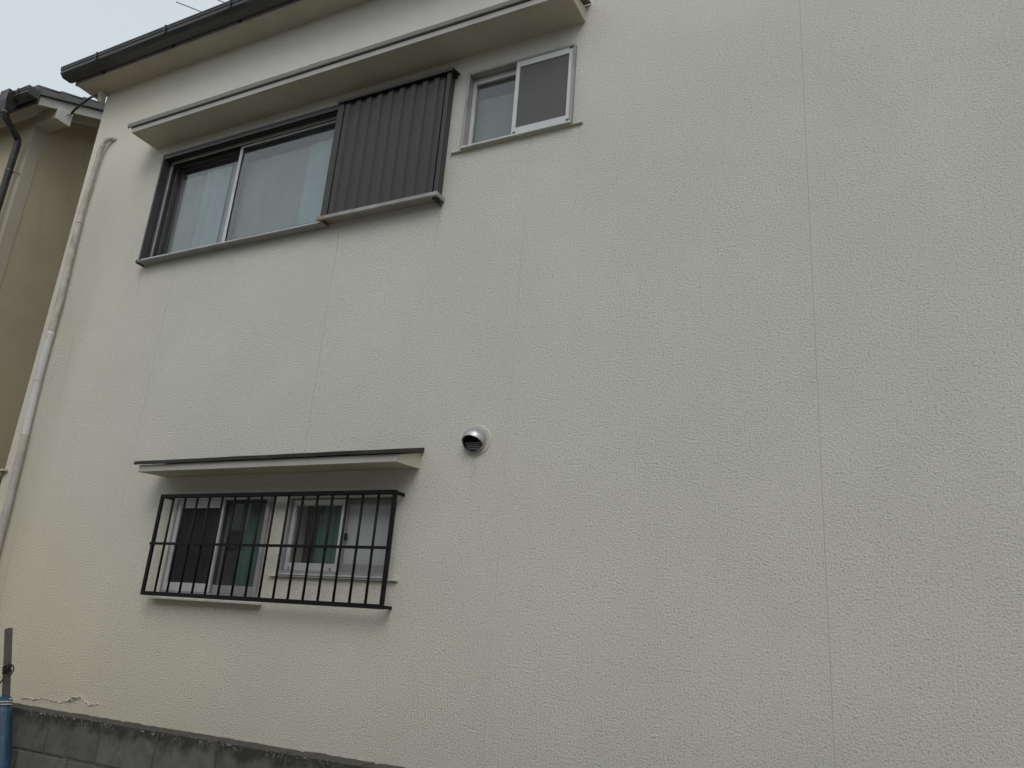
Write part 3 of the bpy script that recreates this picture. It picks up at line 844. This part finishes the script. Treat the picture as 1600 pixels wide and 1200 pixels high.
# added corner strip, the front wall's brighter lit tone put into its colour
MB().box(NX-0.07, NX+0.004, NY-0.006, NY+0.10, 0.0, 5.72, 0.002).build('lit_corner_strip', M['nblit'], nb)
for sgn in (1,):
    ys = (-0.143, 4.0)
    MB().add([(-12, ys[0], vz(ys[0])-0.045), (NV-0.022, ys[0], vz(ys[0])-0.045), (NV-0.022, ys[1], vz(ys[1])-0.045), (-12, ys[1], vz(ys[1])-0.045),
              (-12, ys[0], vz(ys[0])-0.012), (NV-0.022, ys[0], vz(ys[0])-0.012), (NV-0.022, ys[1], vz(ys[1])-0.012), (-12, ys[1], vz(ys[1])-0.012)],
             [(0, 1, 2, 3), (4, 5, 6, 7), (0, 1, 5, 4), (1, 2, 6, 5), (2, 3, 7, 6), (3, 0, 4, 7)]).build('soffit', M['soffit'], nb)
MB().add([(NV-0.0215, -0.143, vz(-0.143)-0.090), (NV-0.0215, 4, vz(4)-0.090), (NV-0.0215, 4, vz(4)-0.005), (NV-0.0215, -0.143, vz(-0.143)-0.005),
          (NV, -0.143, vz(-0.143)-0.090), (NV, 4, vz(4)-0.090), (NV, 4, vz(4)-0.005), (NV, -0.143, vz(-0.143)-0.005)],
         [(0, 1, 2, 3), (4, 5, 6, 7), (0, 1, 5, 4), (1, 2, 6, 5), (2, 3, 7, 6), (3, 0, 4, 7)]).build('verge_board', M['white'], nb)
MB().box(-12, NV-0.0005, -0.163, -0.1435, 5.700, 5.780, 0.002).build('fascia', M['bronze'], nb)
MB().box(NX, NV-0.006, 0.022, 0.150, 5.670, 5.80, 0.003).build('purlin', M['soffit'], nb)
MB().box(NV-0.0055, NV+0.010, 0.018, 0.154, 5.666, 5.80, 0.002).build('purlin_end', M['white'], nb)
MB().box(NX, NV+0.006, 2.0, 2.13, 6.50, 6.63, 0.003).build('purlin', M['white'], nb)
# tiles: a verge column with turned-down flank, then S-shaped field tiles
CO = 0.196
def verge_tile():
    m = MB(); L = CO + 0.05; th = 0.016; k = PIT
    # local: y along slope from the lower edge, x outwards 0, z up
    def slab(x0, x1, z0, z1):
        m.add([(x0, 0, z0), (x1, 0, z0), (x1, L, z0+k*L), (x0, L, z0+k*L), (x0, 0, z1), (x1, 0, z1), (x1, L, z1+k*L-0.016), (x0, L, z1+k*L-0.016)],
              [(0, 3, 2, 1), (4, 5, 6, 7), (0, 1, 5, 4), (1, 2, 6, 5), (2, 3, 7, 6), (3, 0, 4, 7)])
    slab(-0.23, 0.034, 0.060, 0.080)
    slab(0.014, 0.034, -0.004, 0.0599)
    return m
def field_tile():
    m = MB(); L = CO + 0.05; n = 10; W = 0.265; top = []; bot = []
    for j, yy in enumerate((0, L)):
        for i in range(n+1):
            u = i/n
            z = 0.052 + 0.030*math.sin(u*2*math.pi - 0.6) + PIT*yy - (0.016 if j else 0)
            top.append((-W*u, yy, z)); bot.append((-W*u, yy, z-0.018))
    N = n+1
    vs = top + bot; fs = []
    for i in range(n):
        fs += [(i, i+1, N+i+1, N+i), (2*N+i, 3*N+i, 3*N+i+1, 2*N+i+1), (i, 2*N+i, 2*N+i+1, i+1), (N+i, N+i+1, 3*N+i+1, 3*N+i)]
    fs += [(0, N, 3*N, 2*N), (n, 2*N+n, 3*N+n, N+n)]
    return m.add(vs, fs)
vt = ft = None
for r in range(12):
    y = -0.205 + r*CO
    z = vz(y)
    if vt is None:
        o = verge_tile().build('roof_tile', M['tile'], nb); vt = o.data
    else:
        o = bpy.data.objects.new('roof_tile', vt); col.objects.link(o); attach(o, nb)
    o.location = (NV + random.uniform(-.003, .003), y, z + random.uniform(-.002, .002))
    for c in range(6):
        if ft is None:
            o = field_tile().build('roof_tile', M['tile'], nb, True); ft = o.data
        else:
            o = bpy.data.objects.new('roof_tile', ft); col.objects.link(o); attach(o, nb)
        o.location = (NV - 0.215 - c*0.255, y - 0.012, z + 0.004 + random.uniform(-.002, .002))
MB().prism_x([(-0.2, vz(-0.2)+0.0), (4.0, vz(4)+0.0), (8.2, vz(-0.2)), (8.2, vz(-0.2)+0.05), (4.0, vz(4)+0.05), (2.0, vz(2.0)+0.05), (2.0, vz(2.0)+0.002), (-0.2, vz(-0.2)+0.002)], -12, NV-0.03).build('roof_deck', M['tile'], nb)
# gutter, rainwater head and downpipe
gt = gutter_part(nb, -12, NV+0.03, -0.166, -0.262, 5.715, 5.792, [-6.62, -7.1, -7.6], M['gutter'])
MB().prism_x([(-0.166, 5.713), (-0.166, 5.74), (-0.166, 5.79), (-0.27, 5.79), (-0.27, 5.715), (-0.262, 5.713)], NV+0.031, NV+0.036).build('end_cap', M['gutter'], gt)
hx = -6.76
m = MB()
m.add([(hx-.06, -0.30, 5.80), (hx+.06, -0.30, 5.80), (hx+.06, -0.20, 5.80), (hx-.06, -0.20, 5.80), (hx-.06, -0.30, 5.70), (hx+.06, -0.30, 5.70), (hx+.06, -0.20, 5.70), (hx-.06, -0.20, 5.70),
       (hx-.035, -0.275, 5.625), (hx+.035, -0.275, 5.625), (hx+.035, -0.215, 5.625), (hx-.035, -0.215, 5.625)],
      [(0, 1, 5, 4), (1, 2, 6, 5), (2, 3, 7, 6), (3, 0, 4, 7), (4, 5, 9, 8), (5, 6, 10, 9), (6, 7, 11, 10), (7, 4, 8, 11), (8, 9, 10, 11), (0, 1, 2, 3)])
m.build('rainwater_head', M['gutter'], nb)
P = [(hx, -0.245, 5.64), (hx, -0.245, 5.585), (hx-0.004, -0.235, 5.567), (hx-0.09, -0.055, 5.50), (hx-0.095, -0.042, 5.488), (hx-0.096, -0.035, 5.46), (hx-0.096, -0.035, 0.2)]
MB().tube(P, 0.030, 14).build('downpipe', M['gutter'], nb, True)
MB().tube([(hx, -0.245, 5.628), (hx, -0.245, 5.585)], 0.035, 14).build('pipe_collar', M['bronze'], nb, True)
for zz in (5.18, 4.2, 3.2):
    m = MB(); m.tube([(hx-0.096, -0.035, zz-0.010), (hx-0.096, -0.035, zz+0.010)], 0.0335, 14); m.bar((hx-0.096, -0.03, zz), (hx-0.045, NY, zz), 0.006, 0.010)
    m.build('pipe_clip', M['bronze'], nb)

# ------------------------------------------------------------------ block wall
bw = thing('block_wall', (-1.2, -0.32, 0), 'low grey concrete block wall in front of the house', 'wall')
BT, BF, BB = 1.085, -0.38, -0.26
def block_mesh(seed):
    rnd = random.Random(seed)
    bm = bmesh.new(); bmesh.ops.create_cube(bm, size=1)
    L, T, Hh = 0.388, BB-BF, 0.189
    for v in bm.verts: v.co = Vector((v.co.x*L, v.co.y*T, v.co.z*Hh))
    bmesh.ops.bevel(bm, geom=bm.edges[:], offset=0.004, segments=1, affect='EDGES')
    bmesh.ops.subdivide_edges(bm, edges=[e for e in bm.edges if e.calc_length() > 0.3], cuts=9, use_grid_fill=True)
    for v in bm.verts:
        edge = abs(abs(v.co.z)-Hh/2) < 0.006 and abs(abs(v.co.y)-T/2) < 0.006
        k = 0.004 if edge else 0.0012
        v.co += Vector((0, noise.noise(v.co*60+Vector((seed*9, 0, 0)))*k, noise.noise(v.co*45+Vector((0, seed*7, 0)))*k))
    me = bpy.data.meshes.new('block'); bm.to_mesh(me); bm.free()
    me.materials.append(M['block'])
    return me
bmeshes = [block_mesh(i+1) for i in range(4)]
jx = -3.345
for r in range(5):
    z = BT - 0.0945 - r*0.2
    off = 0.0 if r % 2 == 0 else 0.2
    for c in range(-6, 12):
        x = jx + off + c*0.4 + 0.2
        o = bpy.data.objects.new('block', bmeshes[(c*3+r) % 4]); col.objects.link(o); attach(o, bw)
        o.location = (x, (BF+BB)/2 + random.uniform(-.002, .002), z + random.uniform(-.001, .001))
x0 = jx - 2.4; x1 = jx + 12*0.4
MB().box(x0, x1+0.2, BF+0.0045, BB-0.0045, 0.0, BT-0.012).build('mortar', M['mortar'], bw)
MB().box(x0-0.02, x1+0.22, BF-0.03, BB+0.03, 0.0, 0.088).build('footing', M['mortar'], bw)

# ------------------------------------------------------------------ leaning stake, its wire and the blue tarpaulin sleeve
py = -0.47
T = Vector((-4.541, py, 1.481)); B = Vector((-4.296, py, 0.813))
dirv = (B-T).normalized()
foot = T + dirv*((T.z-0.0)/-dirv.z)
st = MB(); n = 8
a = dirv.cross(Vector((0, 1, 0))).normalized(); b = Vector((0, 1, 0))
vs = []; fs = []
for i in range(n+1):
    c = T + (foot-T)*i/n + a*0.001*math.sin(i*1.7)
    for sx, sy in ((-1, -1), (1, -1), (1, 1), (-1, 1)): vs.append(c + a*sx*0.0165 + b*sy*0.012)
for i in range(n):
    for j in range(4): fs.append((i*4+j, i*4+(j+1) % 4, (i+1)*4+(j+1) % 4, (i+1)*4+j))
fs += [(0, 1, 2, 3), (n*4, n*4+1, n*4+2, n*4+3)]
o = st.add(vs, fs).build('wooden_stake', M['wood'])
tag(o, 'weathered wooden stake leaning at the lower left edge', 'stake')
# wire wound round it with a loose loop
wc = T + dirv*0.215
path = []
for i in range(5*12+1):
    an_ = i/12*2*math.pi
    kx = 0.0305 if True else 0
    ca, sa = math.cos(an_), math.sin(an_)
    qx = max(-1, min(1, ca*1.35))*0.0195; qy = max(-1, min(1, sa*1.35))*0.0150
    path.append(wc + a*qx + b*qy + dirv*(i/60*0.045-0.02) + dirv*0.004*math.sin(i*0.9))
path += smooth_path([path[-1], wc + a*0.030 + b*-0.02 + dirv*0.030, wc + a*0.060 + b*-0.03 + dirv*0.004, wc + a*0.092 + b*-0.03 + dirv*0.010, wc + a*0.095 + b*-0.03 + dirv*0.040, wc + a*0.065 + b*-0.03 + dirv*0.056, wc + a*0.03 + b*-0.025 + dirv*0.050, wc + a*0.005+b*-0.022+dirv*0.055, wc + a*-0.03+b*-0.02+dirv*0.075, wc + a*-0.055+b*-0.02+dirv*0.100], 6)[1:]
o = MB().tube(path, 0.0036, 6).build('tie_wire', M['wire'], None, True)
tag(o, 'black wire wound round the wooden stake with a loose loop', 'wire')
# tarpaulin
tt = T + dirv*0.362
m = MB(); rows = []; n = 20; k = 14
for j in range(k+1):
    c = tt + (foot + dirv*-0.02 - tt)*j/k
    r = []
    for i in range(n):
        an_ = 2*math.pi*i/n
        rr = 1 + 0.16*noise.noise(Vector((math.cos(an_)*1.6, math.sin(an_)*1.6, j*0.5))) + 0.05*math.sin(an_*5+j)
        if j == 0: rr *= 0.86
        jz = 0.010*noise.noise(Vector((math.cos(an_)*2, math.sin(an_)*2, 9))) if j == 0 else 0
        r.append(c + a*(-0.012 + math.cos(an_)*0.038*rr) + b*(math.sin(an_)*0.036*rr) + dirv*jz)
    rows.append(r)
vs = [p for r in rows for p in r]
m.add(vs, [(j*n+i, j*n+(i+1) % n, (j+1)*n+(i+1) % n, (j+1)*n+i) for j in range(k) for i in range(n)])
o = m.build('tarpaulin', M['tarp'], None, True)
so = o.modifiers.new('thick', 'SOLIDIFY'); so.thickness = 0.002
tag(o, 'blue tarpaulin rolled round the foot of the wooden stake', 'tarpaulin')
path = []
for i in range(27):
    an_ = i/12*2*math.pi
    path.append(tt + dirv*(0.012 + 0.030*i/27 + 0.006*math.cos(an_)) + a*(-0.012 + math.cos(an_)*0.040) + b*(math.sin(an_)*0.039))
o = MB().tube(path, 0.0032, 6).build('string', M['string'], None, True)
tag(o, 'white string tied round the top of the blue tarpaulin', 'string')

# ------------------------------------------------------------------ unseen house across the lane, added to darken the lower glass reflections
oh = thing('added_opposite_house', (-4, -10, 0), 'unseen house added across the lane to darken the reflections in the lower windows', 'house')
OY = -9.0
MB().box(-16, 8, OY-6, OY, 0, 5.2).build('wall', M['opp'], oh)
MB().prism_x([(OY+0.5, 5.15), (OY+0.5, 5.25), (OY-3, 6.5), (OY-6.5, 5.25), (OY-6.5, 5.15)], -16.4, 8.4).build('roof', M['tile'], oh)
for k in range(5):
    for zz in (0.9, 3.4):
        xx = -14 + k*4.4
        wf = ring(MB(), xx, xx+1.6, zz, zz+1.2, OY+0.001, OY+0.05, 0.05, 0.05, 0.05, 0.05).build('window', M['bronze'], oh)
        MB().box(xx+0.05, xx+1.55, OY+0.002, OY+0.02, zz+0.05, zz+1.15).build('pane', M['frosted'], wf)

scene.render.engine = 'CYCLES'
scene.cycles.max_bounces = 6
scene.cycles.diffuse_bounces = 3
scene.cycles.glossy_bounces = 3
scene.cycles.transparent_max_bounces = 8
